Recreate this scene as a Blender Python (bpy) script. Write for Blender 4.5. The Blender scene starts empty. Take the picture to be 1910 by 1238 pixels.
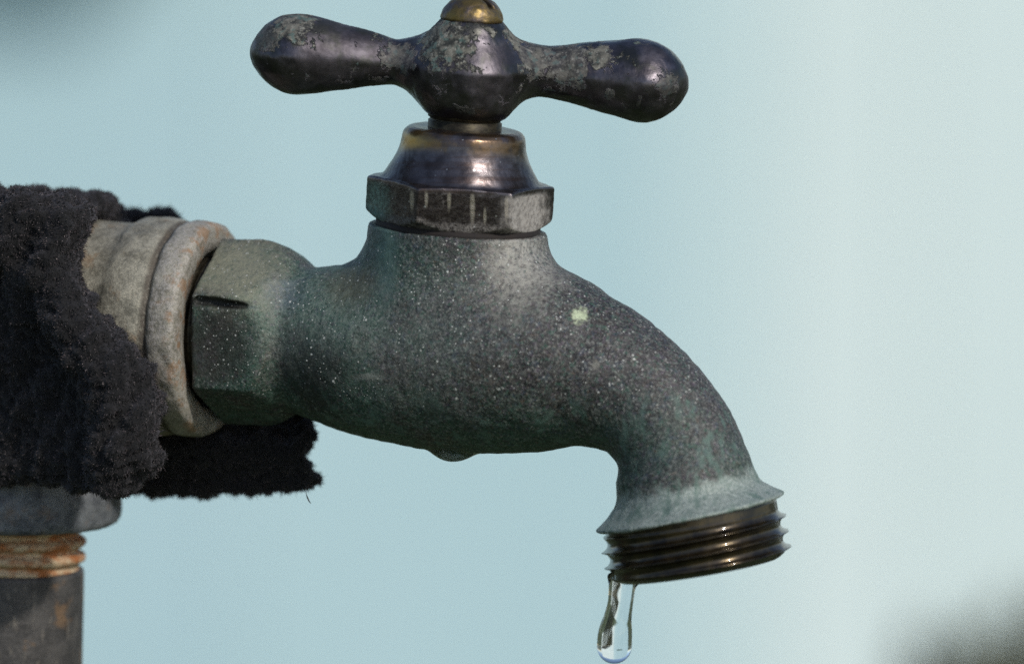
import bpy, math, random
import numpy as np
from mathutils import Vector, Matrix, Euler

random.seed(7)
rng = np.random.default_rng(7)
scene = bpy.context.scene
C = scene.collection
R = math.radians

# ------------------------------------------------------------------ camera, sky, sun, exposure
PITCH = R(8.0)                      # the camera looks 8 degrees down
K = 1.0 / 13.1 / 1000.0             # model unit -> metres (hose thread = 27 mm)
FOCUS = Vector((0, 0, 1.25))        # the tap stands about a metre above the ground
DIST = 1.216
fwd = Vector((0, math.cos(PITCH), -math.sin(PITCH)))
cam_d = bpy.data.cameras.new('camera'); cam = bpy.data.objects.new('camera', cam_d); C.objects.link(cam)
cam.location = FOCUS - fwd * DIST
cam.rotation_euler = (R(90) - PITCH, 0, 0)
cam_d.sensor_width = 36; cam_d.lens = 36 * DIST / (1910 * K) / 1.0
cam_d.clip_start = 0.05; cam_d.clip_end = 3000
cam_d.dof.use_dof = True
cam_d.dof.focus_distance = DIST - 0.004
cam_d.dof.aperture_fstop = cam_d.lens / 25.0
scene.camera = cam

SUN_DIR = Vector((0.50, -0.60, 0.63)).normalized()
w = bpy.data.worlds.new('World'); scene.world = w; w.use_nodes = True
sky = w.node_tree.nodes.new('ShaderNodeTexSky'); sky.sky_type = 'NISHITA'; sky.sun_disc = False
sky.sun_elevation = math.asin(SUN_DIR.z); sky.sun_rotation = math.atan2(SUN_DIR.x, SUN_DIR.y)
sky.air_density = 1.0; sky.dust_density = 1.0; sky.altitude = 100
bg = w.node_tree.nodes['Background']; bg.inputs[1].default_value = 0.11
w.node_tree.links.new(sky.outputs[0], bg.inputs[0])
sun_d = bpy.data.lights.new('sun', 'SUN'); sun = bpy.data.objects.new('sun', sun_d); C.objects.link(sun)
sun_d.energy = 2.2; sun_d.angle = R(2.5); sun_d.color = (1.0, 0.965, 0.91)
sun.rotation_euler = SUN_DIR.to_track_quat('Z', 'Y').to_euler(); sun.location = (1, -1, 3)

vs = scene.view_settings
vs.view_transform = 'Standard'; vs.look = 'None'; vs.gamma = 1.0; vs.use_curve_mapping = False
vs.exposure = 0.22
scene.render.engine = 'CYCLES'
scene.cycles.use_denoising = False
scene.cycles.max_bounces = 12; scene.cycles.transmission_bounces = 10; scene.cycles.transparent_max_bounces = 12
scene.cycles.sample_clamp_indirect = 6

# ------------------------------------------------------------------ helpers: frame, meshes
def P(u, v, d=0.0):                 # drawing units (13.1 per mm): right, depth, up; origin at FOCUS
    return np.array([u - 955.0, d, 619.0 - v], dtype=np.float64)
def nrm(a):
    a = np.asarray(a, float); return a / np.linalg.norm(a)
TAN = math.tan(R(20))
def dep(u): return -TAN * (u - 855.0)          # depth of the tap's own mid plane
FRAME = Matrix.Rotation(-PITCH, 3, 'X')
WORLD_UP = np.array([0, -math.sin(PITCH), math.cos(PITCH)])
AX = nrm([0.938, -0.342, -0.049])              # along the pipe, towards the spout
ST = nrm([0.067, -0.131, 0.989])               # up the valve stem
OUT = nrm([0.20, 0.05, -0.98])                 # out of the spout

def to_world(p): return FOCUS + FRAME @ (Vector(p) * K)

def tag(o, label=None, cat=None, group=None, kind=None):
    if label: o['label'] = label
    if cat: o['category'] = cat
    if group: o['group'] = group
    if kind: o['kind'] = kind
    return o

def root(name, base, label, cat):
    o = bpy.data.objects.new(name, None); C.objects.link(o); o.empty_display_size = 0.005
    o.location = to_world(base); o.rotation_euler = (-PITCH, 0, 0)
    o['base'] = [float(x) for x in base]
    return tag(o, label, cat)

def mesh_obj(name, verts, faces, mat, parent=None, base=None, smooth=True):
    if base is None: base = np.array(parent['base'][:]) if 'base' in parent else np.zeros(3)
    verts = (np.asarray(verts, float) - base) * K
    m = bpy.data.meshes.new(name)
    m.from_pydata(verts.tolist(), [], faces if isinstance(faces, list) else faces.tolist())
    m.validate(); m.update()
    if smooth: m.polygons.foreach_set('use_smooth', [True] * len(m.polygons))
    m.materials.append(mat)
    o = bpy.data.objects.new(name, m); C.objects.link(o)
    o['base'] = [float(x) for x in base]
    if parent is not None: o.parent = parent
    else:
        o.location = to_world(base); o.rotation_euler = (-PITCH, 0, 0)
    return o

# ------------------------------------------------------------------ signed distance modelling
def smin(a, b, k):
    h = np.clip(0.5 + 0.5 * (b - a) / k, 0, 1); return b * (1 - h) + a * h - k * h * (1 - h)
def smax(a, b, k): return -smin(-a, -b, k)

def chain(p, pts, k=0.0):           # swept spheres: pts rows (x, y, z, r)
    out = None
    for a, b in zip(pts[:-1], pts[1:]):
        ba = b[:3] - a[:3]; L = float(ba @ ba) + 1e-9
        h = np.clip((p - a[:3]) @ ba / L, 0, 1)
        d = np.linalg.norm(p - a[:3] - h[:, None] * ba, axis=1) - (a[3] + h * (b[3] - a[3]))
        out = d if out is None else (np.minimum(out, d) if k == 0 else smin(out, d, k))
    return out

def spline(pts, n=5):               # Catmull-Rom through rows
    pts = np.asarray(pts, float); out = []
    q = np.vstack([2 * pts[0] - pts[1], pts, 2 * pts[-1] - pts[-2]])
    for i in range(1, len(q) - 2):
        for s in range(n):
            t = s / n
            out.append(0.5 * ((2 * q[i]) + (q[i + 1] - q[i - 1]) * t + (2 * q[i - 1] - 5 * q[i] + 4 * q[i + 1] - q[i + 2]) * t * t
                              + (3 * q[i] - q[i - 1] - 3 * q[i + 1] + q[i + 2]) * t ** 3))
    out.append(pts[-1]); return np.array(out)

def uvr(rows, plane=dep):           # (u, v, r[, depth]) -> x y z r
    return np.array([[*P(a[0], a[1], a[3] if len(a) > 3 else plane(a[0])), a[2]] for a in rows])

def poly2(x, y, pts):               # signed distance to a closed polygon
    pts = np.asarray(pts, float); n = len(pts)
    d = np.full(x.shape, 1e12); s = np.ones(x.shape)
    for i in range(n):
        a = pts[i]; b = pts[i - 1]; e = b - a
        wx = x - a[0]; wy = y - a[1]
        t = np.clip((wx * e[0] + wy * e[1]) / (e @ e), 0, 1)
        bx = wx - e[0] * t; by = wy - e[1] * t
        d = np.minimum(d, bx * bx + by * by)
        c1 = y >= a[1]; c2 = y < b[1]; c3 = e[0] * wy > e[1] * wx
        s = np.where((c1 & c2 & c3) | (~c1 & ~c2 & ~c3), -s, s)
    return s * np.sqrt(d)

def lathe_sdf(p, c, ax, prof):      # prof rows (t, r), closed on the axis
    q = p - c; t = q @ ax; r = np.linalg.norm(q - t[:, None] * ax, axis=1)
    pts = [(prof[0][0], -40)] + [tuple(x) for x in prof] + [(prof[-1][0], -40)]
    return poly2(t, r, pts)

def waves(p, size, n=9, seed=1):    # smooth wobble about +-1
    g = np.random.default_rng(seed); o = np.zeros(len(p))
    for i in range(n):
        k = g.normal(size=3); k *= (2 * math.pi / size) / np.linalg.norm(k) * g.uniform(.6, 1.5)
        o += np.sin(p @ k + g.uniform(0, 6.3))
    return o / math.sqrt(n / 2) / 1.6

def polygonise(f, lo, hi, h, coarse=4, wob=None):
    lo = np.asarray(lo, float); hi = np.asarray(hi, float)
    nb = np.ceil((hi - lo) / (h * coarse)).astype(int) + 1
    n = nb * coarse
    ax = [lo[i] + h * coarse * (np.arange(nb[i]) + .5) - h * .5 for i in range(3)]
    G = np.stack(np.meshgrid(*ax, indexing='ij'), -1).reshape(-1, 3)
    fc = f(G).reshape(nb)
    F = np.repeat(np.repeat(np.repeat(fc, coarse, 0), coarse, 1), coarse, 2).astype(np.float32)
    near = np.abs(fc) < h * coarse * 1.6 + 2
    nearF = np.repeat(np.repeat(np.repeat(near, coarse, 0), coarse, 1), coarse, 2)
    idx = np.argwhere(nearF)
    vals = np.concatenate([f(lo + h * ch) for ch in np.array_split(idx, max(1, len(idx) // 200000))])
    F[idx[:, 0], idx[:, 1], idx[:, 2]] = vals
    S = F < 0
    m = [slice(0, -1), slice(1, None)]
    cnt = sum(S[m[a], m[b], m[c]].astype(np.int8) for a in (0, 1) for b in (0, 1) for c in (0, 1))
    act = np.argwhere((cnt > 0) & (cnt < 8))
    vid = np.full(cnt.shape, -1, np.int64); vid[tuple(act.T)] = np.arange(len(act))
    acc = np.zeros((len(act), 3)); num = np.zeros(len(act))
    corners = [(a, b, c) for a in (0, 1) for b in (0, 1) for c in (0, 1)]
    for A in corners:
        for axis in range(3):
            if A[axis]: continue
            B = list(A); B[axis] = 1
            fa = F[act[:, 0] + A[0], act[:, 1] + A[1], act[:, 2] + A[2]]
            fb = F[act[:, 0] + B[0], act[:, 1] + B[1], act[:, 2] + B[2]]
            x = (fa < 0) != (fb < 0)
            t = np.where(x, fa / np.where(x, fa - fb, 1), 0)
            pt = np.tile(np.array(A, float), (len(act), 1)); pt[:, axis] += t
            acc += pt * x[:, None]; num += x
    V = lo + h * (act + acc / num[:, None])
    faces = []
    for axis in range(3):
        a, b = (axis + 1) % 3, (axis + 2) % 3
        s0 = [slice(1, -1)] * 3; s0[axis] = slice(0, -1); s1 = list(s0); s1[axis] = slice(1, None)
        I0, I1 = S[tuple(s0)], S[tuple(s1)]
        e = np.argwhere(I0 != I1); flip = I1[tuple(e.T)]
        off = np.ones(3, int); off[axis] = 0; e = e + off
        def cell(da, db):
            c = e.copy(); c[:, a] -= da; c[:, b] -= db; return vid[tuple(c.T)]
        q = np.stack([cell(1, 1), cell(0, 1), cell(0, 0), cell(1, 0)], 1)
        q[flip] = q[flip][:, ::-1]
        faces.append(q)
    Q = np.concatenate(faces); Q = Q[(Q >= 0).all(1)]
    for it in range(3):             # pull the vertices on to the surface
        e = h * .15; g = np.zeros_like(V); f0 = f(V)
        for i in range(3):
            dv = np.zeros(3); dv[i] = e; g[:, i] = (f(V + dv) - f(V - dv)) / (2 * e)
        gl = np.maximum((g * g).sum(1), .25)
        step = np.clip(f0 / gl, -h * .45, h * .45)
        V = V - g * step[:, None]
    if wob is not None:
        nn = g / np.maximum(np.linalg.norm(g, axis=1), 1e-6)[:, None]
        V = V + nn * wob(V)[:, None]
    return V, Q

def frame_of(ax, ref):
    ax = nrm(ax); x = nrm(np.asarray(ref) - (np.asarray(ref) @ ax) * ax); return ax, x, np.cross(ax, x)

def lathe(prof, c, ax, n=96, ref=(1, 0, 0), cap0=True, cap1=True, wob=None, rfun=None):
    ax, x, y = frame_of(ax, ref)
    V = []; F = []
    th = np.arange(n) * 2 * math.pi / n
    for t, r in prof:
        rr = np.full(n, float(r)) if rfun is None else rfun(t, th, r)
        V.append(c + t * ax + rr[:, None] * (np.cos(th)[:, None] * x + np.sin(th)[:, None] * y))
    m = len(prof); V = np.concatenate(V)
    for i in range(m - 1):
        for j in range(n):
            k = (j + 1) % n
            F.append((i * n + j, i * n + k, (i + 1) * n + k, (i + 1) * n + j))
    if cap0: F.append(tuple(range(n))[::-1])
    if cap1: F.append(tuple((m - 1) * n + j for j in range(n)))
    if wob is not None: V = V + wob(V)
    return V, F

def prof_spline(rows, n=6): return [tuple(x) for x in spline(rows, n)]

# ------------------------------------------------------------------ helpers: materials
class NT:
    def __init__(s, name):
        s.m = bpy.data.materials.new(name); s.m.use_nodes = True
        s.t = s.m.node_tree; s.b = s.t.nodes['Principled BSDF']; s.co = None
    def n(s, typ, **k):
        o = s.t.nodes.new(typ)
        for a, b in k.items(): setattr(o, a, b)
        return o
    def put(s, sock, v):
        if isinstance(v, bpy.types.NodeSocket): s.t.links.new(v, sock)
        elif isinstance(v, (tuple, list)) and len(v) == 3 and sock.type == 'RGBA': sock.default_value = (*v, 1)
        else: sock.default_value = v
    def coords(s, base):            # millimetres in the tap's own frame
        tc = s.n('ShaderNodeTexCoord'); a = s.n('ShaderNodeVectorMath', operation='SCALE'); a.inputs['Scale'].default_value = 1000
        s.t.links.new(tc.outputs['Object'], a.inputs[0])
        b = s.n('ShaderNodeVectorMath', operation='ADD'); s.t.links.new(a.outputs[0], b.inputs[0])
        b.inputs[1].default_value = tuple(float(x) * K * 1000 for x in base); s.co = b.outputs[0]; return s
    def math(s, op, a, b=0.0, c=None, clamp=False):
        o = s.n('ShaderNodeMath', operation=op, use_clamp=clamp); s.put(o.inputs[0], a); s.put(o.inputs[1], b)
        if c is not None: s.put(o.inputs[2], c)
        return o.outputs[0]
    def noise(s, scale, detail=4, rough=.55, stretch=None, off=(0, 0, 0), dist=0.0):
        o = s.n('ShaderNodeTexNoise'); v = s.co
        mp = s.n('ShaderNodeMapping'); s.put(mp.inputs['Vector'], v); mp.inputs['Location'].default_value = off
        if stretch: mp.inputs['Scale'].default_value = stretch
        s.put(o.inputs['Vector'], mp.outputs[0])
        s.put(o.inputs['Scale'], scale); s.put(o.inputs['Detail'], detail); s.put(o.inputs['Roughness'], rough); s.put(o.inputs['Distortion'], dist)
        return o.outputs['Fac']
    def ramp(s, f, lo, hi):
        o = s.n('ShaderNodeMapRange', interpolation_type='SMOOTHSTEP'); s.put(o.inputs[0], f); s.put(o.inputs[1], lo); s.put(o.inputs[2], hi); return o.outputs[0]
    def mix(s, f, a, b):
        o = s.n('ShaderNodeMix', data_type='RGBA'); s.put(o.inputs[0], f); s.put(o.inputs[6], a); s.put(o.inputs[7], b); return o.outputs[2]
    def mixf(s, f, a, b):
        o = s.n('ShaderNodeMix', data_type='FLOAT'); s.put(o.inputs[0], f); s.put(o.inputs[2], a); s.put(o.inputs[3], b); return o.outputs[0]
    def specks(s, scale, size, keep, seed=0.0):   # tiny isolated grains
        o = s.n('ShaderNodeTexVoronoi', feature='F1'); mp = s.n('ShaderNodeMapping'); s.put(mp.inputs['Vector'], s.co); mp.inputs['Location'].default_value = (seed, seed * 2.3, seed * .7)
        s.put(o.inputs['Vector'], mp.outputs[0]); s.put(o.inputs['Scale'], scale)
        sep = s.n('ShaderNodeSeparateColor'); s.put(sep.inputs[0], o.outputs['Color'])
        k = s.math('GREATER_THAN', sep.outputs[0], 1 - keep)
        rad = s.math('MULTIPLY', s.math('ADD', sep.outputs[1], .35), size)
        d = s.math('SUBTRACT', rad, o.outputs['Distance'])
        return s.math('MULTIPLY', s.ramp(d, 0.0, size * .35), k)
    def spot(s, c, r, soft=.5, wob=.35, nscale=.5, sq=(1, 1, 1)):   # a patch round a point of the surface; c, r in drawing units
        cm = [float(x) * K * 1000 for x in c]; rm = r * K * 1000
        v = s.n('ShaderNodeVectorMath', operation='SUBTRACT'); s.put(v.inputs[0], s.co); v.inputs[1].default_value = cm
        v2 = s.n('ShaderNodeVectorMath', operation='MULTIPLY'); s.put(v2.inputs[0], v.outputs[0]); v2.inputs[1].default_value = sq
        l = s.n('ShaderNodeVectorMath', operation='LENGTH'); s.put(l.inputs[0], v2.outputs[0])
        nz = s.noise(nscale, 5, .65, off=(c[0] * .01, 0, c[2] * .01))
        d = s.math('ADD', l.outputs['Value'], s.math('MULTIPLY', s.math('SUBTRACT', nz, .5), wob * rm * 4))
        return s.ramp(d, rm * (1 + soft), rm * (1 - soft) if soft < 1 else 0.0)
    def along(s, c, ax):            # distance in drawing units along an axis
        v = s.n('ShaderNodeVectorMath', operation='SUBTRACT'); s.put(v.inputs[0], s.co); v.inputs[1].default_value = [float(x) * K * 1000 for x in c]
        d = s.n('ShaderNodeVectorMath', operation='DOT_PRODUCT'); s.put(d.inputs[0], v.outputs[0]); d.inputs[1].default_value = [float(x) for x in ax]
        return s.math('MULTIPLY', d.outputs['Value'], 13.1)
    def bump(s, h, dist_mm, strength=1.0, prev=None):
        o = s.n('ShaderNodeBump'); s.put(o.inputs['Height'], h); o.inputs['Distance'].default_value = dist_mm / 1000; o.inputs['Strength'].default_value = strength
        if prev is not None: s.put(o.inputs['Normal'], prev)
        return o.outputs[0]
    def done(s, color, rough, metal=0.0, normal=None, **kw):
        s.put(s.b.inputs['Base Color'], color); s.put(s.b.inputs['Roughness'], rough); s.put(s.b.inputs['Metallic'], metal)
        if normal is not None: s.put(s.b.inputs['Normal'], normal)
        for k, v in kw.items(): s.put(s.b.inputs[k.replace('_', ' ')], v)
        return s.m

# reference points of the tap
SEAM = P(854.5, 421, 0)             # stem axis at the seam under the packing nut
HEXC = P(409, 617, dep(409))        # left face of the body's hexagon
OUTC = P(1284, 951, dep(1284))      # top of the hose thread
ELB = P(10, 592, dep(10))           # corner of the elbow
BCM = P(395, 614, dep(395))         # open face of the elbow
FB = HEXC                           # the tap's base: where it screws into the fitting

# the body's hexagon and the casting flaw along its upper edge
hx_ax, hx_up, hx_side = frame_of(AX, WORLD_UP)
if hx_side[1] > 0: hx_side = -hx_side          # towards the viewer
eu = HEXC + hx_up * 178 * .5 + hx_side * 178 * .866
gr_a = eu + hx_ax * 14 - hx_up * 11 - hx_side * 2; gr_b = eu + hx_ax * 108 - hx_up * 17 - hx_side * 2

# ------------------------------------------------------------------ materials
def mat_body():
    s = NT('patinated_brass').coords(FB); sp = s.spot
    big = s.noise(.10, 5, .6); med = s.noise(.42, 6, .62, off=(9, 2, 4)); fine = s.noise(1.5, 5, .72)
    grain = s.noise(5.0, 2, .6, off=(3, 1, 7)); salt = s.noise(2.6, 3, .75, off=(13, 3, 5))
    low = s.along(P(900, 740, 0), (0, 0, -1)); right = s.along(P(1120, 700, 0), (1, 0, 0))
    col = s.mix(s.ramp(med, .36, .66), (.018, .016, .017), (.062, .060, .056))
    # greener towards the pipe and the belly, browner and purpler along the spout
    gm = s.math('MAXIMUM', s.ramp(low, -40, 110), s.ramp(right, -180, -480))
    gm = s.math('MULTIPLY', gm, s.ramp(big, .34, .58))
    col = s.mix(s.math('MULTIPLY', gm, .85), col, (.032, .088, .060))
    col = s.mix(s.math('MULTIPLY', s.ramp(right, -80, 120), .55), col, (.060, .053, .052))
    warm = s.ramp(s.noise(.16, 4, .6, off=(31, 7, 2)), .54, .68)
    col = s.mix(s.math('MULTIPLY', warm, .35), col, (.066, .042, .030))
    # crystalline mottling, in greens, violets and rusts
    for (sc, of, lo, k, c) in ((1.5, (21, 3, 3), .54, .60, (.030, .105, .068)), (1.3, (3, 22, 3), .55, .55, (.105, .075, .105)), (1.7, (3, 3, 27), .58, .50, (.120, .070, .042)), (.8, (40, 3, 7), .56, .45, (.050, .075, .105))):
        col = s.mix(s.math('MULTIPLY', s.ramp(s.noise(sc, 3, .65, off=of), lo, lo + .10), k), col, c)
    col = s.mix(s.math('MULTIPLY', s.ramp(fine, .50, .68), .60), col, s.mix(s.ramp(big, .4, .6), (.175, .175, .155), (.145, .195, .155)))
    col = s.mix(s.math('MULTIPLY', s.ramp(salt, .55, .65), .62), col, (.28, .28, .25))
    col = s.mix(s.math('MULTIPLY', s.ramp(salt, .47, .38), .8), col, (.005, .006, .006))
    # paler worn areas, with light painted on the neck
    def pat(u, v, d, r_, soft, sq, k, c, lo=.28, hi=.62, ns=.5):
        m = s.math('MULTIPLY', s.math('MULTIPLY', sp(P(u, v, d), r_, soft, .32, ns, sq), s.ramp(fine, lo, hi)), k)
        return s.mix(m, col, c)
    col = pat(992, 462, -165, 66, .8, (1, .6, .8), .9, (.42, .40, .35), .26, .62)  # pale neck patch: partly patina, partly the light on its right side
    col = pat(960, 530, -190, 50, .8, (1, .6, .7), .6, (.30, .285, .24))
    col = pat(722, 470, -110, 34, .8, (1.7, .5, .42), .9, (.085, .150, .125), .1, .5)
    col = pat(648, 528, -70, 44, .7, (1, .6, 1), .9, (.070, .056, .022), .1, .5)
    col = pat(585, 590, -60, 105, .8, (1, .6, 1.1), .6, (.17, .215, .175))
    col = pat(770, 640, -150, 120, .9, (1, .5, 1), .35, (.20, .215, .185))
    col = pat(440, 500, 40, 78, .6, (1, .6, 1), .9, (.27, .26, .18), .15, .55)
    col = pat(490, 640, -20, 44, .8, (1.5, .5, .5), .3, (.16, .15, .12))
    col = pat(530, 540, -20, 34, .8, (1, .6, 1), .6, (.09, .12, .16))
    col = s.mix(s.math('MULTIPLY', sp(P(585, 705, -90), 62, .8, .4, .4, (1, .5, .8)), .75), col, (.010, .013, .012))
    col = s.mix(s.math('MULTIPLY', sp(P(398, 650, -20), 78, .35, .25, .5, (1.2, .3, 1)), .7), col, (.030, .027, .022))
    for k_ in (.05, .25, .45, .65, .85):
        col = s.mix(s.math('MULTIPLY', sp(gr_a * (1 - k_) + gr_b * k_, 13, .4, .1, .5, (.6, .5, 1.5)), .9), col, (.008, .007, .005))
    # verdigris band above the hose thread
    t = s.along(OUTC, OUT)
    tn = s.math('ADD', t, s.math('MULTIPLY', s.math('SUBTRACT', s.noise(.45, 5, .65, off=(1, 8, 3)), .5), 70))
    band = s.math('MULTIPLY', s.ramp(tn, -72, -44), s.ramp(fine, .10, .5))
    col = s.mix(s.math('MULTIPLY', band, .92), col, s.mix(s.ramp(salt, .38, .64), (.19, .235, .205), (.37, .41, .37)))
    # green runs under the belly
    run = s.math('MULTIPLY', s.ramp(s.noise(.5, 5, .65, (1, 1, .22), off=(5, 5, 5)), .50, .66), s.ramp(low, -40, 40))
    col = s.mix(s.math('MULTIPLY', run, .75), col, (.095, .155, .125))
    # grains of lime
    sk = s.math('MAXIMUM', s.specks(1.5, .20, .34, 1), s.math('MAXIMUM', s.specks(2.4, .24, .34, 5), s.specks(.8, .14, .34, 9)))
    dens = s.math('MULTIPLY', s.ramp(s.noise(.22, 4, .6, off=(2, 2, 9)), .38, .56), s.ramp(s.along(P(900, 790, 0), (0, 0, 1)), -20, 70))
    sk = s.math('MULTIPLY', sk, dens)
    col = s.mix(s.math('MULTIPLY', sk, .9), col, (.58, .58, .53))
    # lichen and chips
    lic = sp(P(1081, 586, -240), 20, .22, .34, 1.3, (1, .3, 1.1))
    col = s.mix(s.math('MULTIPLY', lic, s.ramp(salt, .30, .45)), col, (.50, .56, .36))
    for (u, v, r, c, sq) in ((690, 702, 16, (.20, .21, .18), (.55, .2, 2.6)), (1110, 680, 8, (.20, .19, .16), (1, .2, 1)), (1196, 735, 7, (.2, .19, .16), (1, .2, 1)),
                             (1258, 770, 5, (.2, .19, .17), (1, .2, 1)), (1158, 718, 4, (.6, .62, .58), (1, .2, 1)), (1200, 613, 4, (.7, .7, .66), (1, .2, 1.2))):
        col = s.mix(s.math('MULTIPLY', sp(P(u, v, dep(u) - 150), r, .5, .4, 1.4, sq), .85), col, c)
    rough = s.mixf(fine, .36, .70)
    nb = s.bump(fine, .24, .8); nb = s.bump(salt, .10, .7, nb); nb = s.bump(sk, .10, .6, nb)
    return s.done(col, rough, .25, nb)

def mat_handle():
    s = NT('worn_handle_metal').coords(FB)
    med = s.noise(.35, 6, .62); fine = s.noise(1.6, 5, .7, off=(4, 4, 1)); grain = s.noise(4.0, 2); clot = s.noise(.85, 4, .6, off=(7, 3, 8))
    crust = s.ramp(s.math('ADD', s.noise(.36, 7, .70, off=(2, 7, 1), dist=.4), s.math('MULTIPLY', fine, .12)), .65, .70)
    for (u, v, r, a) in ((838, 88, 60, 1.0), (1118, 108, 30, .95), (550, 44, 44, .9), (965, 62, 30, .9), (745, 108, 36, .6), (1060, 120, 48, .7), (1085, 160, 12, .9), (1135, 178, 12, .9), (1000, 110, 40, .7), (500, 70, 30, .5), (1240, 160, 26, .4)):
        k = s.spot(P(u, v, -60), r, .7, .45, .7, (1, .4, 1))
        crust = s.math('MAXIMUM', crust, s.math('MULTIPLY', s.ramp(s.math('MULTIPLY', k, s.math('ADD', s.math('MULTIPLY', s.math('ADD', clot, fine), .5), .10)), .33, .47), a))
    low = s.ramp(s.along(P(880, 150, 0), ST), -30, 20)
    crust = s.math('MULTIPLY', crust, s.mixf(low, .30, 1.0))
    base = s.mix(s.ramp(med, .35, .7), (.068, .060, .066), (.140, .126, .140))
    base = s.mix(s.math('MULTIPLY', s.ramp(s.noise(.22, 4, .6, off=(8, 1, 1)), .48, .62), .7), base, (.058, .060, .048))
    ccol = s.mix(s.ramp(clot, .38, .62), (.022, .024, .021), (.145, .138, .112))
    ccol = s.mix(s.math('MULTIPLY', s.ramp(fine, .52, .66), .7), ccol, (.30, .29, .25))
    ccol = s.mix(s.math('MULTIPLY', s.ramp(s.noise(.9, 3, .5, off=(6, 6, 6)), .54, .66), .7), ccol, (.085, .14, .125))
    col = s.mix(crust, base, ccol)
    dull = s.ramp(s.noise(.14, 4, .6, off=(1, 6, 3)), .42, .60)
    larm = s.spot(P(640, 90, -40), 120, .6, .2, .3, (1, .5, 1))
    rough = s.mixf(crust, s.math('MAXIMUM', s.mixf(dull, .28, .48), s.math('MULTIPLY', larm, .56)), .85)
    metal = s.mixf(crust, .92, .1)
    nb = s.bump(s.math('MULTIPLY', crust, s.math('ADD', clot, .5)), .26, .9); nb = s.bump(fine, .07, .35, nb); nb = s.bump(grain, .05, .35, nb)
    return s.done(col, rough, metal, nb)

def mat_nut():
    s = NT('bronze_nut_metal').coords(FB)
    med = s.noise(.35, 6, .62, off=(3, 3, 1)); fine = s.noise(1.6, 5, .7); grain = s.noise(4.5, 2)
    h = s.along(SEAM, ST)
    base = s.mix(s.ramp(med, .36, .66), (.064, .055, .056), (.130, .118, .124))
    rings = s.noise(1.2, 3, .6, (.06, .06, 1.0), off=(1, 1, 1))
    base = s.mix(s.math('MULTIPLY', s.ramp(rings, .45, .6), .45), base, (.075, .045, .032))
    rimb = s.math('MULTIPLY', s.ramp(h, 140, 158), s.ramp(s.noise(.22, 3, .6, off=(5, 2, 8)), .46, .58))
    base = s.mix(s.math('MULTIPLY', rimb, .6), base, (.20, .125, .06))
    brass = s.spot(P(775, 262, -70), 26, .8, .3, .6, (.7, .4, 1.6))
    base = s.mix(s.math('MULTIPLY', brass, .75), base, (.36, .23, .07))
    hexm = s.ramp(s.math('ADD', h, s.math('MULTIPLY', s.math('SUBTRACT', fine, .5), 14)), 82, 72)
    dirt_sun = s.math('MULTIPLY', hexm, s.ramp(s.noise(.30, 6, .66, off=(7, 1, 2)), .58, .72))
    bott = s.math('MULTIPLY', s.ramp(s.math('ADD', h, s.math('MULTIPLY', s.math('SUBTRACT', med, .5), 40)), 30, 14), .85)
    dirt_sun = s.math('MAXIMUM', dirt_sun, s.math('MULTIPLY', bott, s.ramp(fine, .3, .6)))
    sun_flat = s.spot(P(985, 398, -110), 46, .4, .3, .6, (1, .3, .7))  # right flat coloured paler for the sun it faces
    dirt_sun = s.math('MAXIMUM', dirt_sun, s.math('MULTIPLY', sun_flat, s.math('MULTIPLY', hexm, .9)))
    col = s.mix(hexm, base, s.mix(s.ramp(fine, .4, .7), (.030, .024, .022), (.075, .064, .058)))
    col = s.mix(dirt_sun, col, s.mix(sun_flat, s.mix(s.ramp(grain, .35, .65), (.08, .07, .06), (.20, .185, .165)), s.mix(s.ramp(fine, .35, .6), (.22, .20, .18), (.42, .39, .35))))
    grn = s.math('MULTIPLY', s.spot(P(705, 380, -40), 46, .6, .3, .7), hexm)
    col = s.mix(s.math('MULTIPLY', grn, .85), col, s.mix(s.ramp(fine, .35, .65), (.020, .055, .045), (.09, .19, .155)))
    # upright scratches on the front flat
    for (u, v, hw, hl) in ((770, 375, 2.4, 20), (797, 372, 2.0, 16), (839, 373, 2.2, 20), (882, 385, 2.8, 30), (945, 390, 2.2, 22), (905, 405, 1.8, 14)):
        k = s.spot(P(u, v, -150), hw * 1.5, .5, .15, .8, (1, .02, hw * 1.5 / hl))
        col = s.mix(s.math('MULTIPLY', s.math('MULTIPLY', k, hexm), .75), col, (.36, .32, .26))
    sk = s.specks(1.3, .16, .2, 3)
    col = s.mix(s.math('MULTIPLY', sk, .6), col, (.5, .5, .47))
    rough = s.mixf(hexm, s.mixf(med, .22, .38), s.mixf(dirt_sun, .34, .85))
    metal = s.mixf(s.math('MAXIMUM', dirt_sun, grn), .9, .1)
    nb = s.bump(fine, .05, .3); nb = s.bump(grain, .04, .3, nb); nb = s.bump(s.math('MULTIPLY', grain, hexm), .07, .5, nb); nb = s.bump(dirt_sun, .08, .5, nb)
    return s.done(col, rough, metal, nb)

def mat_stem():
    s = NT('stem_brass').coords(FB)
    f = s.noise(.8, 5, .65, (1, 1, 2))
    col = s.mix(s.ramp(f, .35, .68), (.020, .016, .010), (.055, .046, .028))
    return s.done(col, s.mixf(f, .35, .6), .7, s.bump(f, .1, .4))

def mat_gasket():
    s = NT('dark_packing').coords(FB); f = s.noise(1.0, 4, .6)
    return s.done(s.mix(f, (.004, .003, .003), (.018, .010, .006)), .8)

def mat_screw():
    s = NT('brass_screw').coords(FB)
    f = s.noise(.30, 5, .65, off=(2, 0, 1)); g = s.noise(2.2, 4, .6)
    col = s.mix(s.ramp(f, .40, .60), (.20, .14, .05), (.11, .09, .085))
    col = s.mix(s.math('MULTIPLY', s.ramp(g, .55, .72), .6), col, (.07, .05, .04))
    return s.done(col, s.mixf(g, .36, .55), .85, s.bump(g, .12, .4))

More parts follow.
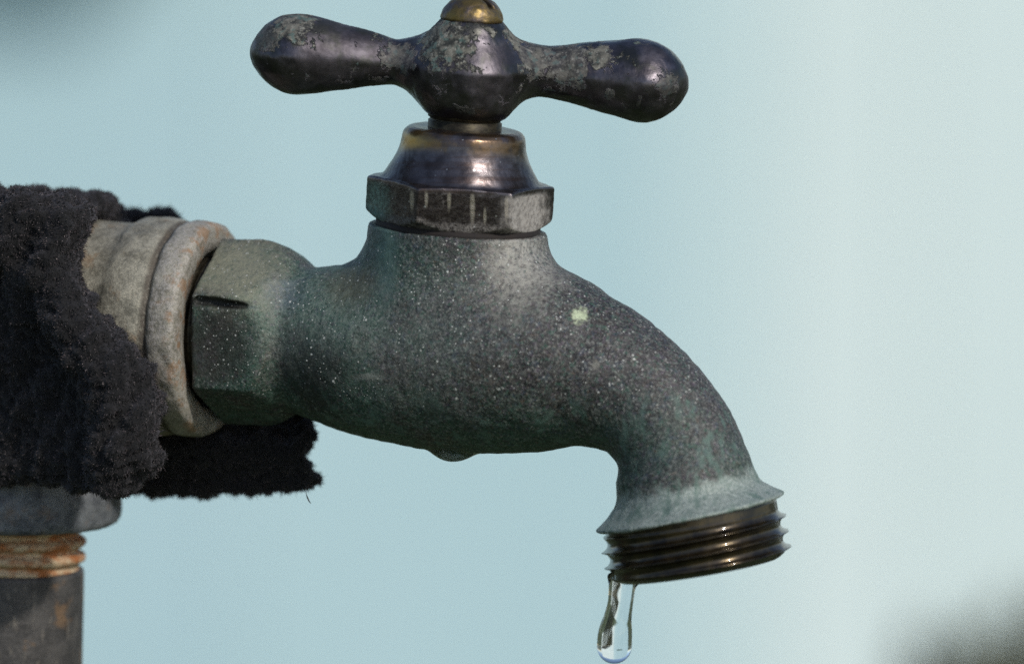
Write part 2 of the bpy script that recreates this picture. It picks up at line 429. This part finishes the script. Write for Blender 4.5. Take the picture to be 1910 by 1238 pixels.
def mat_thread():
    s = NT('wet_bronze_thread').coords(FB)
    f = s.noise(.5, 5, .65, off=(2, 0, 5)); g = s.noise(2.5, 4, .6)
    col = s.mix(s.ramp(f, .35, .68), (.018, .013, .008), (.062, .044, .020))
    col = s.mix(s.math('MULTIPLY', s.ramp(g, .58, .74), .5), col, (.02, .03, .025))
    return s.done(col, s.mixf(g, .16, .34), .75, s.bump(g, .04, .3), Coat_Weight=.45, Coat_Roughness=.05)

def mat_galv(name, base, dark=(.14, .14, .13), light=(.36, .35, .31), rust=.5):
    s = NT(name).coords(base)
    med = s.noise(.30, 6, .62); fine = s.noise(1.8, 5, .7, off=(1, 4, 2)); grain = s.noise(4.5, 2)
    col = s.mix(s.ramp(med, .34, .66), dark, light)
    col = s.mix(s.math('MULTIPLY', s.ramp(fine, .42, .7), .45), col, tuple(x * 1.45 for x in light))
    col = s.mix(s.math('MULTIPLY', s.ramp(grain, .52, .38), .4), col, tuple(x * .5 for x in dark))
    ru = s.ramp(s.noise(.20, 5, .66, off=(9, 9, 9)), .56, .68)
    col = s.mix(s.math('MULTIPLY', ru, rust), col, (.24, .135, .06))
    nb = s.bump(fine, .20, .7); nb = s.bump(grain, .06, .7, nb); nb = s.bump(med, .3, .35, nb)
    return s, col, nb, fine

def mat_elbow():
    s, col, nb, fine = mat_galv('galvanised_fitting', ELB, (.165, .152, .115), (.35, .325, .255), .5)
    bead = s.ramp(s.along(BCM, AX), -62, -50)
    col = s.mix(s.math('MULTIPLY', bead, s.math('MULTIPLY', s.ramp(fine, .35, .65), .5)), col, (.44, .40, .38))
    a = s.along(BCM, AX)
    gro = s.math('MULTIPLY', s.math('MULTIPLY', s.ramp(a, -78, -68), s.ramp(a, -54, -62)), s.ramp(fine, .25, .5))
    col = s.mix(s.math('MULTIPLY', gro, .85), col, (.060, .045, .032))
    ru2 = s.math('MULTIPLY', s.ramp(a, -30, -6), s.ramp(s.noise(.35, 5, .66, off=(3, 2, 9)), .50, .62))
    col = s.mix(s.math('MULTIPLY', ru2, .7), col, (.30, .17, .085))
    return s.done(col, s.mixf(fine, .5, .8), .3, nb)

def mat_elbow_low():  # darker copy of the galvanised colour, painting the collar's shade
    s, col, nb, fine = mat_galv('shaded_galvanised_fitting', ELB, (.060, .066, .078), (.17, .18, .19), .25)
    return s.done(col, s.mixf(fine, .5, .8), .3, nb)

def mat_pipe():
    s, col, nb, fine = mat_galv('old_steel_pipe', ELB, (.040, .037, .035), (.085, .078, .072), .55)
    hair = s.math('MULTIPLY', s.ramp(s.noise(.9, 4, .6, (1.6, 1.6, .25), off=(4, 1, 4), dist=.6), .58, .70), .45)
    col = s.mix(hair, col, (.27, .235, .19))
    return s.done(col, s.mixf(fine, .45, .75), .3, nb)

def mat_rust():
    s = NT('rusty_pipe_thread').coords(ELB)
    med = s.noise(.35, 5, .62, (1, 1, 1.6)); fine = s.noise(2.0, 4, .65)
    col = s.mix(s.ramp(med, .38, .62), (.33, .115, .030), (.50, .38, .24))
    col = s.mix(s.math('MULTIPLY', s.ramp(fine, .55, .7), .7), col, (.07, .035, .018))
    return s.done(col, .7, .1, s.bump(fine, .2, .7))

def mat_cloth(name, a, b):
    s = NT(name).coords((0, 0, 0)); f = s.noise(1.4, 4, .7); g = s.noise(.25, 4, .6)
    col = s.mix(s.ramp(f, .45, .75), a, b)
    return s.done(col, .95, 0, s.bump(f, .5, .8), Sheen_Weight=.15, Sheen_Roughness=.5, Sheen_Tint=(.8, .75, .85))

def mat_water():
    s = NT('water'); s.done((1, 1, 1), 0.0, 0.0, IOR=1.333, Transmission_Weight=1.0); return s.m

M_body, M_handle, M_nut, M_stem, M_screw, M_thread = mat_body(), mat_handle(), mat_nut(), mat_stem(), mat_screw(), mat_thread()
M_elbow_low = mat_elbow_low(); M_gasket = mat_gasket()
M_elbow, M_pipe, M_rust, M_water = mat_elbow(), mat_pipe(), mat_rust(), mat_water()
M_cloth = mat_cloth('black_fleece', (.003, .0027, .0028), (.008, .007, .0072))
def mat_pile():
    s = NT('black_fleece_pile').coords((0, 0, 0)); f = s.noise(1.7, 3, .7); g = s.noise(3.4, 2, .6, off=(5, 5, 5))
    col = s.mix(s.ramp(f, .50, .64), (.0032, .0028, .0029), (.080, .062, .066))
    col = s.mix(s.math('MULTIPLY', s.ramp(g, .60, .68), .8), col, (.27, .225, .215))
    return s.done(col, .9, 0, None, Sheen_Weight=.1)
M_fuzz = mat_pile()

# ------------------------------------------------------------------ setting: ground and wall
def world_mesh(name, verts, faces, mat, parent=None, smooth=False):
    m = bpy.data.meshes.new(name); m.from_pydata([tuple(map(float, v)) for v in verts], [], [tuple(f) for f in faces]); m.update()
    if smooth: m.polygons.foreach_set('use_smooth', [True] * len(m.polygons))
    m.materials.append(mat); o = bpy.data.objects.new(name, m); C.objects.link(o)
    if parent: o.parent = parent
    return o
def boxv(x0, x1, y0, y1, z0, z1):
    v = [(x, y, z) for x in (x0, x1) for y in (y0, y1) for z in (z0, z1)]
    f = [(0, 1, 3, 2), (4, 6, 7, 5), (0, 4, 5, 1), (2, 3, 7, 6), (0, 2, 6, 4), (1, 5, 7, 3)]
    return v, f
def wmat(name, build):
    s = NT(name); tc = s.n('ShaderNodeTexCoord'); s.co = tc.outputs['Object']; return build(s)
def g_(s):
    n = s.noise(3.0, 6, .65); f = s.noise(40, 4, .7)
    col = s.mix(s.ramp(n, .35, .65), (.050, .085, .030), (.100, .105, .050)); col = s.mix(s.math('MULTIPLY', f, .4), col, (.03, .045, .018))
    return s.done(col, .95, 0, s.bump(f, 20, .6))
M_ground = wmat('grassy_soil', g_)
gv = []; gf = []; N = 24
rad = [0, .5, 1, 2, 4, 8, 20, 60, 200, 800, 2000]
for r_ in rad[1:]:
    for j in range(N):
        a = j * 2 * math.pi / N; gv.append((r_ * math.cos(a), r_ * math.sin(a), 0))
gv.append((0, 0, 0))
for j in range(N): gf.append((len(gv) - 1, j, (j + 1) % N))
for i in range(len(rad) - 2):
    for j in range(N): gf.append((i * N + j, (i + 1) * N + j, (i + 1) * N + (j + 1) % N, i * N + (j + 1) % N))
tag(world_mesh('ground', gv, gf, M_ground), kind='structure')

WALL_Y = 3.60
def wall_pt(u, v, y=WALL_Y):        # where a sight line meets the wall
    d = Vector(((u - 955) * K, 0, 0)) + fwd * DIST + Vector((0, math.sin(PITCH), math.cos(PITCH))) * ((619 - v) * K)
    t = (y - cam.location.y) / d.y; return cam.location + d * t
def paint(c1, c2, stain=None):
    def b(s):
        n = s.noise(5, 5, .6, (1, 1, .35)); f = s.noise(60, 4, .6, (1, 1, .2))
        col = s.mix(s.ramp(n, .35, .65), c1, c2)
        if stain is not None:
            v = s.n('ShaderNodeVectorMath', operation='DISTANCE'); s.put(v.inputs[0], s.co); v.inputs[1].default_value = stain
            col = s.mix(s.math('MULTIPLY', s.ramp(v.outputs['Value'], .016, .004), .5), col, (.42, .36, .16))
        return s.done(col, .6, 0, s.bump(f, 1.0, .4))
    return b
M_blue = wmat('pale_blue_paint', paint((.46, .645, .685), (.49, .67, .71)))
M_pale = wmat('lit_pale_paint', paint((.74, .855, .83), (.78, .885, .86), tuple(wall_pt(1482, 195))))  # paler colour carries the light on the wall's right part
wl = bpy.data.objects.new('painted_wall', None); C.objects.link(wl); wl.location = (0, WALL_Y + .05, 0)
tag(wl, 'pale blue painted wall blurred in the background behind the faucet', 'wall')
def wpart(name, x0, x1, y0, y1, z0, z1, mat):
    v, f = boxv(x0, x1, y0, y1, z0, z1); v = [(a, b - wl.location.y, c) for a, b, c in v]
    o = world_mesh(name, v, f, mat, wl); bv = o.modifiers.new('b', 'BEVEL'); bv.width = .0015; bv.segments = 2; return o
M_blue2 = wmat('lightened_blue_paint', paint((.50, .685, .715), (.53, .71, .74)))  # board colours step lighter rightwards, painting in the wall's light gradient
M_mid = wmat('half_lit_blue_paint', paint((.62, .775, .775), (.65, .80, .80)))
X = lambda u: wall_pt(u, 600).x
for u0, u1, m_, nm, lb in ((-6000, -700, M_blue, 'board', None), (-700, 430, M_blue, 'board', None), (430, 1235, M_blue2, 'board', None), (1235, 1440, M_mid, 'board', 'blue board coloured lighter towards the lit right side of the wall'),
                       (1440, 1705, M_pale, 'board', 'wall board coloured pale for the light on the right'), (1705, 2300, M_pale, 'board', 'wall board coloured pale for the light on the right'), (2300, 7500, M_pale, 'board', 'wall board coloured pale for the light on the right')):
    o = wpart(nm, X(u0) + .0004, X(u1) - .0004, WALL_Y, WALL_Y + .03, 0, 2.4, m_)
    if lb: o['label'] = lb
wpart('backing', X(-6000), X(7500), WALL_Y + .032, WALL_Y + .10, 0, 2.4, M_blue)

# ledge whose lower edge darkens the top left corner
M_ledge = wmat('dark_green_paint', lambda s: s.done(s.mix(s.noise(20, 4), (.085, .13, .085), (.12, .17, .11)), .6))
pl = wall_pt(60, -190, WALL_Y - .06)
v, f = boxv(pl.x - .55, wall_pt(380, 0, WALL_Y - .06).x, WALL_Y - .09, WALL_Y - .001, pl.z, pl.z + .05)
bl = Vector((pl.x - .2, WALL_Y - .002, pl.z))
lg = world_mesh('wall_ledge', [Vector(x) - bl for x in v], f, M_ledge); lg.location = bl
bv = lg.modifiers.new('b', 'BEVEL'); bv.width = .008; bv.segments = 3
tag(lg, 'blurred dark green ledge at the top of the pale blue wall', 'ledge')

# leafy plant in the lower right corner, in front of the wall
M_leaf = wmat('leaf_green', lambda s: s.done(s.mix(s.noise(30, 4), (.045, .055, .024), (.11, .105, .055)), .6))
BY = 1.25
corner = wall_pt(1745, 1262, BY)
pr = bpy.data.objects.new('leafy_bush', None); C.objects.link(pr); pr.location = (corner.x + .28, BY, 0)
tag(pr, 'blurred dark olive green bush below the pale wall', 'bush')
LV = []; LF = []; SV = []; SF = []
def twig(a, b, r0, r1):
    ax = (b - a).normalized(); sx = ax.orthogonal().normalized(); sy = ax.cross(sx); k = len(SV)
    for p, r_ in ((a, r0), (b, r1)):
        for j in range(5): SV.append(p + (sx * math.cos(j * 1.2566) + sy * math.sin(j * 1.2566)) * r_)
    for j in range(5): SF.append((k + j, k + (j + 1) % 5, k + 5 + (j + 1) % 5, k + 5 + j))
def leaf(p, L):
    dr = Vector((random.uniform(-1, 1), random.uniform(-1, 1), random.uniform(-.4, .8))).normalized()
    sd2 = dr.cross(Vector((random.uniform(-1, 1), random.uniform(-1, 1), 1))).normalized(); up = dr.cross(sd2); W = L * .28; k = len(LV)
    LV.extend([p, p + dr * L * .35 + sd2 * W + up * .004, p + dr * L * .4, p + dr * L * .35 - sd2 * W + up * .004, p + dr * L - up * .008])
    LF.extend([(k, k + 1, k + 2), (k, k + 2, k + 3), (k + 1, k + 4, k + 2), (k + 2, k + 4, k + 3)])
def shoot(tip, n, L):
    b0 = Vector((random.uniform(-.06, .06), random.uniform(-.06, .06), 0)); mid = b0.lerp(tip, .5) + Vector((0, 0, .12))
    twig(b0, mid, .008, .005); twig(mid, tip, .005, .0015)
    for j in range(n): leaf(mid.lerp(tip, 1 - random.random() ** 2) + Vector((random.gauss(0, .006), random.gauss(0, .02), random.gauss(0, .006))), L * random.uniform(.7, 1.2))
for i in range(150):
    x = random.uniform(0, 1) ** 1.2 * .55
    z = corner.z + min(.44 * x, .13) - random.random() ** 2.0 * .5
    shoot(Vector((x - .28 + random.gauss(0, .004), random.uniform(-.12, .12), z - .012)), 20, .014)
for i in range(4500):                # the close-leaved outer face
    x = random.uniform(0, 1) ** 1.2 * .5
    leaf(Vector((x - .28, random.uniform(-.12, .10), corner.z + min(.44 * x, .13) - .010 - random.random() ** 1.5 * .10)), random.uniform(.010, .017))
world_mesh('foliage', LV, LF, M_leaf, pr, True); world_mesh('stem', SV, SF, M_leaf, pr)

# ------------------------------------------------------------------ the tap
tap = root('garden_faucet', FB, 'weathered brass garden faucet with tee handle and curved threaded spout', 'faucet')

body_sp = spline(uvr([(470, 622, 122), (540, 630, 131), (580, 636, 138), (640, 645, 152), (700, 653, 164), (780, 661, 173), (855, 664, 178), (930, 665, 181),
                      (1000, 669, 173), (1060, 681, 150), (1130, 703, 132), (1195, 742, 117), (1245, 800, 114), (1272, 858, 117), (1283, 905, 121)]), 3)
neck_prof = [(-250, 150), (-120, 172), (-60, 171), (-25, 168), (-7, 166), (-4, 164)]
hexlim = [(-1, 176), (4, 179), (82, 181), (102, 175), (120, 167), (140, 155), (158, 141), (172, 128), (188, 100)]
flare = [(-110, 100), (-80, 122), (-52, 126), (-34, 136), (-18, 153), (-8, 168), (-2, 177), (2, 177), (4, 172)]
gash = np.array([[*gr_a, 8], [*(gr_a * .6 + gr_b * .4), 10.5], [*gr_b, 4.5]])
nneck = SEAM
def f_body(p):
    d = chain(p, body_sp)
    nk = lathe_sdf(p, nneck, ST, neck_prof)
    d = smin(d, nk, 62)
    q = p - HEXC
    up = q @ hx_up; sd = q @ hx_side
    A = 154.0
    hx = np.maximum(np.abs(sd), np.maximum(np.abs(up * .866 + sd * .5), np.abs(up * .866 - sd * .5))) - A
    hl = lathe_sdf(p, HEXC, AX, hexlim)
    hx = smax(hx, hl, 8)
    d = smin(d, hx, 14)
    fl = lathe_sdf(p, OUTC, OUT, flare)
    d = smin(d, fl, 22)
    d = smax(d, -chain(p, gash), 1.5)
    # cut flat at the seam and under the thread collar
    d = np.maximum(d, np.where(np.linalg.norm(p - SEAM, axis=1) < 260, (p - SEAM) @ ST + 4.0, -1e3))
    d = np.maximum(d, np.where(np.linalg.norm(p - OUTC, axis=1) < 230, (p - OUTC) @ OUT - 4.0, -1e3))
    return d
V, Q = polygonise(f_body, P(320, 1030, -420), P(1490, 370, 400), 4.0, 4,
                  wob=lambda p: 1.3 * waves(p, 120, seed=3) + .55 * waves(p, 28, 14, seed=4))
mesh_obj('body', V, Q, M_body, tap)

# hose thread: a helical ridge
pitch = 29.0
def thr_r(t, th, r):
    ph = ((t - 34.0) / pitch - th / (2 * math.pi) * HAND); x = np.abs(ph - np.round(ph))
    g_ = np.clip(1 - 2 * x, 0, 1); ridge = np.minimum(1 - np.sqrt(1 - g_ * g_), .80) / .80
    win = np.clip((t - 17) / 8, 0, 1) * np.clip((101 - t) / 7, 0, 1)
    nick = .6 * np.sin(th * 23 + t) * np.sin(th * 5 + 2)
    return r + (14.5 + nick) * ridge * win
HAND = 1.0
OUT_T = nrm([0.165, 0.05, -0.985])
prof = [(-4, 100), (-3, 160), (0, 160)] + [(t, 161.0) for t in np.arange(3, 99, 1.6)] + [(99, 161), (102, 159), (106, 153), (109, 147), (110, 140), (110, 126), (106, 122), (40, 120), (0, 116)]
V, F = lathe(prof, OUTC, OUT_T, 220, (1, 0, 0), True, True, rfun=thr_r)
mesh_obj('outlet_thread', V, F, M_thread, tap)

# packing nut
nx_ax, nx_r, nx_f = frame_of(ST, (1, 0, 0))
if nx_f[1] > 0: nx_f = -nx_f
rot = R(3.0)
nf = nx_f * math.cos(rot) + nx_r * math.sin(rot); ns = nx_r * math.cos(rot) - nx_f * math.sin(rot)
nut_out = [(1, 146), (18, 172), (24, 177), (80, 177), (84, 172)] + prof_spline([(85.5, 162), (87, 151), (92, 145), (101, 139), (114, 131), (130, 123), (148, 117.5), (166, 115), (174, 112.5)], 3) + [(180, 107), (183, 99), (183.5, 70)]
def f_nut(p):
    q = p - SEAM; a = q @ nf; b = q @ ns
    hx = np.maximum(np.abs(a), np.maximum(np.abs(b * .866 + a * .5), np.abs(b * .866 - a * .5))) - 152.5
    return smax(hx, lathe_sdf(p, SEAM, ST, nut_out), 2.5)
V, Q = polygonise(f_nut, P(660, 460, -200), P(1060, 200, 200), 3.0, 4, wob=lambda p: .6 * waves(p, 60, seed=5) + .12 * waves(p, 16, 14, seed=6))
mesh_obj('packing_nut', V, Q, M_nut, tap)
# thin dark gap ring under the nut, and the stem
V, F = lathe([(-12, 140), (-12, 154), (6, 154), (6, 140)], SEAM, ST, 96, cap0=True, cap1=True); mesh_obj('gasket', V, F, M_gasket, tap)
V, F = lathe([(150, 66), (150, 69), (196, 69), (198, 66), (201, 66), (203, 70), (232, 70), (232, 40)], SEAM, ST, 80); mesh_obj('stem', V, F, M_stem, tap)

# tee handle
HC = SEAM + ST * 284
DEL = 13.0                          # the casting's two halves meet in a ridge
left = spline(uvr([(850, 130, 60), (780, 120, 50), (735, 115.5, 43.5), (690, 110, 50.5), (640, 106, 60), (590, 102.5, 70), (562, 101, 74), (552, 101, 74.5)], lambda u: 0.0), 4)
right = spline(uvr([(900, 130, 60), (970, 131, 52), (1015, 133.5, 48), (1055, 136, 52), (1095, 139, 59), (1150, 145, 69), (1185, 149, 76), (1197, 151, 77)], lambda u: 0.0), 4)
left[:, 3] += DEL; right[:, 3] += DEL
hub = [(-80, 60), (-78, 70)] + prof_spline([(-76, 74), (-66, 84), (-48, 96), (-22, 105), (10, 110)], 3) + prof_spline([(15, 109), (40, 96), (62, 84), (80, 74), (92, 66)], 3) + [(101, 58), (102, 40)]
def f_arms(p): return np.minimum(chain(p, left), chain(p, right))
def f_handle(p):
    h = lathe_sdf(p, HC, ST, hub)
    a = smax(f_arms(p + ST * DEL), f_arms(p - ST * DEL), 2.5)
    return smin(h, a, 40)
V, Q = polygonise(f_handle, P(440, 260, -150), P(1310, 0, 150), 3.2, 4,
                  wob=lambda p: 1.2 * waves(p, 90, seed=8) + .35 * waves(p, 30, 14, seed=9) + .15 * waves(p, 12, 14, seed=10))
hd = mesh_obj('handle', V, Q, M_handle, tap)
# screw with a slot
sl = nrm(nx_r * .75 + nx_f * .66)
sn = np.cross(ST, sl)
def f_screw(p):
    d = lathe_sdf(p, HC, ST, [(95, 50), (101, 57), (103, 58.5)] + prof_spline([(106, 58.5), (116, 56), (128, 49), (139, 37), (146, 20), (148, 4)], 3))
    q = p - HC
    slot = np.maximum(np.abs(q @ sn) - 6.0, 128 - q @ ST)
    return smax(d, -slot, 3)
V, Q = polygonise(f_screw, HC + np.array([-80, -80, 60]), HC + np.array([100, 80, 170]), 2.4, 4, wob=lambda p: .5 * waves(p, 20, seed=11))
mesh_obj('screw', V, Q, M_screw, hd)

# ------------------------------------------------------------------ the fitting the tap screws into, and the supply pipe
elb = root('pipe_elbow', ELB, 'galvanised pipe elbow under the black fleece wrap', 'pipe fitting')
BC = BCM.copy()          # open face of the elbow
UPP = nrm([0.026, -0.139, 0.99])    # the supply pipe
wbe = lambda p: 1.6 * waves(p, 60, seed=21) + .9 * waves(p, 22, 14, seed=22)
L_el = float(np.linalg.norm(BC - ELB))
def prof_wob(V, c, ax, s):
    q = V - c; r = q - (q @ ax)[:, None] * ax; l = np.maximum(np.linalg.norm(r, axis=1), 1e-6)
    return r / l[:, None] * (s(V))[:, None]
cp = [(-L_el + 40, 190), (-260, 193), (-185, 193), (-166, 194)] + prof_spline([(-158, 197), (-148, 202), (-134, 205), (-110, 205.5), (-84, 203), (-70, 199), (-63, 196), (-58, 199), (-52, 203), (-40, 204.5), (-24, 204), (-12, 202), (-5, 197), (-1, 190), (0, 182)], 4) + [(0, 172), (-2, 150), (-30, 140)]
V, F = lathe(cp, BC, AX, 160, (0, 0, 1)); V = V + prof_wob(V, BC, AX, wbe)
mesh_obj('side_collar', V, F, M_elbow, elb)
low = ELB - UPP * 388
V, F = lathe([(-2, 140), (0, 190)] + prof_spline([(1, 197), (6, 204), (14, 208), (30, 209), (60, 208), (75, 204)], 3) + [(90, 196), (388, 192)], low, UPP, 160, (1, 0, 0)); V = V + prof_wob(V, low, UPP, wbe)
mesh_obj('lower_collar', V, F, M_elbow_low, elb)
def f_elb(p): return np.linalg.norm(p - ELB, axis=1) - 196
V, Q = polygonise(f_elb, ELB - 230, ELB + 230, 10, 3); mesh_obj('elbow_bend', V, Q, M_elbow, elb)
# threads between elbow and hex
V, F = lathe([(-40, 128)] + [(t, 132 + 6 * abs(((t / 14.0) % 1) * 2 - 1)) for t in np.arange(-38, 22, 3.5)] + [(22, 128)], BC, AX, 96, (0, 0, 1))
mesh_obj('inlet_thread', V, F, M_stem, tap)  # dark brass also stands in for the shadow in the gap

pz = (FOCUS + FRAME @ (Vector(low) * K)).z; plen = pz / K / float(Vector(UPP).dot(Vector(WORLD_UP)))
pbase = low - UPP * plen
pipe = root('supply_pipe', pbase, 'grey steel supply pipe with rusty thread rising to the elbow', 'pipe')
V, F = lathe([(-40, 138)] + [(t, 141.0) for t in np.linspace(0, plen - 100, 60)] + [(plen - 94, 140), (plen - 90, 134)], pbase, UPP, 128, (1, 0, 0))
V = V + prof_wob(V, pbase, UPP, lambda p: .9 * waves(p, 90, seed=31)); mesh_obj('pipe_run', V, F, M_pipe, pipe)
def pt_r(t, th, r):
    ph = t / 30.0 + th / (2 * math.pi) + .3; x = np.abs(ph - np.round(ph))
    return r - 4 + 14 * np.sqrt(np.clip(1 - (x / .36) ** 2, 0, 1)) * np.clip((t + 96) / 22, .12, 1) + .8 * np.sin(th * 7 + t * .3) * .6
V, F = lathe([(-97, 130)] + [(t, 134.0) for t in np.arange(-96, 14, 2.0)] + [(14, 120)], low, UPP, 160, (1, 0, 0), rfun=pt_r)
mesh_obj('pipe_thread', V, F, M_rust, pipe)

# ------------------------------------------------------------------ black fleece wrapped round the elbow
wrap = root('fleece_wrap', P(100, 900, 200), 'fuzzy black fleece cloth wrapped around the pipe elbow', 'cloth')
FP = [(-260, 340), (-100, 348), (0, 346), (48, 350), (76, 366), (130, 362), (163, 370), (171, 392), (158, 440), (138, 482), (148, 530), (192, 592), (250, 645),
      (284, 700), (300, 748), (297, 800), (290, 838), (312, 850), (300, 876), (262, 896), (243, 908), (215, 924), (150, 915), (60, 905), (-60, 910), (-260, 915)]
fp2 = [(u - 955.0, 619.0 - v) for u, v in FP]
def fr_mid(p): return 22 + .0016 * np.clip(p[:, 0] + 800.0, -260, 0) ** 2 - TAN * (p[:, 0] + 855.0) + 10 * np.sin(p[:, 2] / 70.0) - 20 * np.clip((p[:, 2] + 100) / -200, 0, 1.2) + 55 * np.clip((-760 - p[:, 0]) / 110, 0, 1) * np.clip((60 - p[:, 2]) / 120, 0, 1)
ridge_pts = np.array([[*P(40, 400, 10), 50], [*P(115, 425, -8), 52], [*P(100, 510, -20), 44], [*P(150, 610, -42), 56], [*P(218, 690, -66), 64], [*P(238, 770, -74), 60], [*P(228, 826, -76), 56], [*P(200, 872, -60), 46]])
ridge2 = np.array([[*P(-80, 440, 60), 50], [*P(20, 450, 30), 56], [*P(70, 500, 20), 46], [*P(60, 560, 40), 40]])
tuft = np.array([[*P(285, 852, -50), 20], [*P(300, 858, -55), 13]])
cre = np.array([[*P(250, 740, -140), 10], [*P(222, 790, -140), 18], [*P(190, 850, -125), 18], [*P(160, 895, -95), 12]])
def f_front(p):
    pl_ = poly2(p[:, 0], p[:, 2], fp2) + 4
    d = smax(pl_, np.abs(p[:, 1] - fr_mid(p)) - 50, 55)
    q = p - ELB; t = q @ AX; r = np.linalg.norm(q - t[:, None] * AX, axis=1)
    sh = smax(np.abs(r - 222) - 22, np.maximum(t - 172, -260 - t), 20)
    sh = smax(sh, (-60 - (q @ hx_up)), 20)
    d = smin(d, sh, 24)
    d = smin(d, np.maximum(chain(p, ridge_pts, 20), pl_), 26)
    d = smin(d, np.maximum(chain(p, ridge2, 20), pl_), 40)
    d = smin(d, chain(p, tuft), 8)
    d = smax(d, -chain(p, cre), 14)
    return d
lump = lambda p: 7 * waves(p, 75, seed=41) + 4.5 * waves(p, 32, 14, seed=42) + 3.0 * waves(p, 16, 18, seed=43)
V1, Q1 = polygonise(f_front, P(-290, 960, -180), P(350, 320, 640), 6.0, 4, wob=lump)
ff = mesh_obj('front_fold', V1, Q1, M_cloth, wrap)
BP = [(60, 360), (170, 378), (240, 381), (300, 388), (322, 402), (400, 520), (480, 650), (552, 752), (574, 778), (577, 815), (566, 850), (578, 880), (602, 903), (560, 916), (500, 924), (430, 930), (330, 934), (250, 931), (150, 925), (60, 900)]
bp2 = [(u - 955.0, 619.0 - v) for u, v in BP]
def bk_mid(p):
    v = 619.0 - p[:, 2]
    return 235 - TAN * (p[:, 0] + 100.0) - 70 * np.exp(-((v - 838) / 46) ** 2) + 8 * np.sin(p[:, 0] / 40.0) - 120 * np.clip((v - 700) / 230, 0, 1)
def f_back(p):
    pl_ = poly2(p[:, 0], p[:, 2], bp2) + 3
    return smax(pl_, (np.abs(p[:, 1] - bk_mid(p)) - 24) * .75, 16)
V2, Q2 = polygonise(f_back, P(30, 960, -120), P(640, 340, 640), 5.0, 4, wob=lambda p: .8 * lump(p) + 2.0 * waves(p, 45, 14, seed=51))
bf = mesh_obj('back_flap', V2, Q2, M_cloth, wrap)

def pile(V, Q, n, parent, lmin, lmax, seed):
    g = np.random.default_rng(seed)
    a, b, c, d = (V[Q[:, i]] for i in range(4))
    nv = np.cross(c - a, d - b); ar = np.linalg.norm(nv, axis=1); nv = nv / np.maximum(ar, 1e-9)[:, None]
    i = g.choice(len(Q), n, p=ar / ar.sum()); s, t = g.random((n, 1)), g.random((n, 1))
    p = (a[i] * (1 - s) + b[i] * s) * (1 - t) + (d[i] * (1 - s) + c[i] * s) * t
    dr = nv[i] + g.normal(size=(n, 3)) * .55 + np.array([.1, 0, -.25]); dr /= np.linalg.norm(dr, axis=1)[:, None]
    L = g.uniform(lmin, lmax, (n, 1)) * (1 + .9 * (g.random((n, 1)) > .95))
    sd = np.cross(dr, g.normal(size=(n, 3))); sd /= np.linalg.norm(sd, axis=1)[:, None]
    wd = g.uniform(.5, 1.1, (n, 1)); bend = g.normal(size=(n, 3)) * .35
    m = p + dr * L * .55; tip = m + (dr + bend) / np.linalg.norm(dr + bend, axis=1)[:, None] * L * .5
    p = p - nv[i] * 2
    VV = np.stack([p - sd * wd, p + sd * wd, m + sd * wd * .8, m - sd * wd * .8, tip], 1).reshape(-1, 3)
    k = np.arange(n)[:, None] * 5
    FF = [tuple(x) for x in (k + np.array([0, 1, 2, 3])).tolist()] + [tuple(x) for x in (k + np.array([3, 2, 4])).tolist()]
    o = mesh_obj('pile', VV, FF, M_fuzz, parent, smooth=False); o['kind'] = 'stuff'; return o
pile(V1, Q1, 110000, ff, 3, 8, 61)
pile(V2, Q2, 50000, bf, 3, 9, 62)
# one loose thread hanging off the flap
th_pts = spline(np.array([[*P(566, 905, bk_mid(np.array([P(566, 905, 0)]))[0]), .35], [*P(570, 918, 30), .3], [*P(573, 928, 25), 1.4], [*P(577, 936, 20), 1.2], [*P(580, 939, 20), .4]]), 4)
tv = []; tf = []
for i, q in enumerate(th_pts):
    for j in range(6):
        a = j * math.pi / 3; tv.append(q[:3] + q[3] * np.array([math.cos(a), math.sin(a), 0]))
    if i: tf += [((i - 1) * 6 + j, (i - 1) * 6 + (j + 1) % 6, i * 6 + (j + 1) % 6, i * 6 + j) for j in range(6)]
mesh_obj('loose_thread', np.array(tv), tf, M_fuzz, bf)

# ------------------------------------------------------------------ water
DD = float(OUTC[1])
drop_sp = spline(uvr([(1160, 1076, 24, DD), (1158, 1092, 24.5, DD + 2), (1155, 1120, 23.5, DD + 5), (1150, 1148, 26, DD + 9), (1145.5, 1176, 31.5, DD + 13), (1144, 1199, 32.5, DD + 16)]), 16)
film = spline(uvr([(1136, 1070, 4, DD), (1145, 1077, 8, DD), (1162, 1080, 10, DD), (1190, 1078, 5, DD)]), 3)
def f_drop(p): return smin(chain(p, drop_sp, 0), chain(p, film), 12)
V, Q = polygonise(f_drop, P(1085, 1250, DD - 50), P(1215, 980, DD + 70), 1.8, 4)
o = mesh_obj('water_drop', V, Q, M_water, None, P(1144, 1231, DD)); tag(o, 'long clear water drop hanging from the threaded spout', 'water drop')
bc = P(845, 838, 6)
def f_bead(p):
    q = (p - bc) / np.array([36, 32, 23.0]); e = (np.linalg.norm(q, axis=1) - 1) * 27
    l = np.linalg.norm((p - bc) * np.array([1, 1.3, 1]), axis=1)
    return np.maximum(smin(e, f_body(p) - 2.2 * (1 - (l / 70) ** 2), 20), np.maximum(l - 69, (p - bc) @ WORLD_UP - 12))
V, Q = polygonise(f_bead, bc - np.array([80, 70, 40]), bc + np.array([80, 70, 40]), 2.0, 4)
o = mesh_obj('water_drop', V, Q, M_water, None, P(843, 862, 6)); tag(o, 'small flat bead of water clinging under the faucet belly', 'water drop')
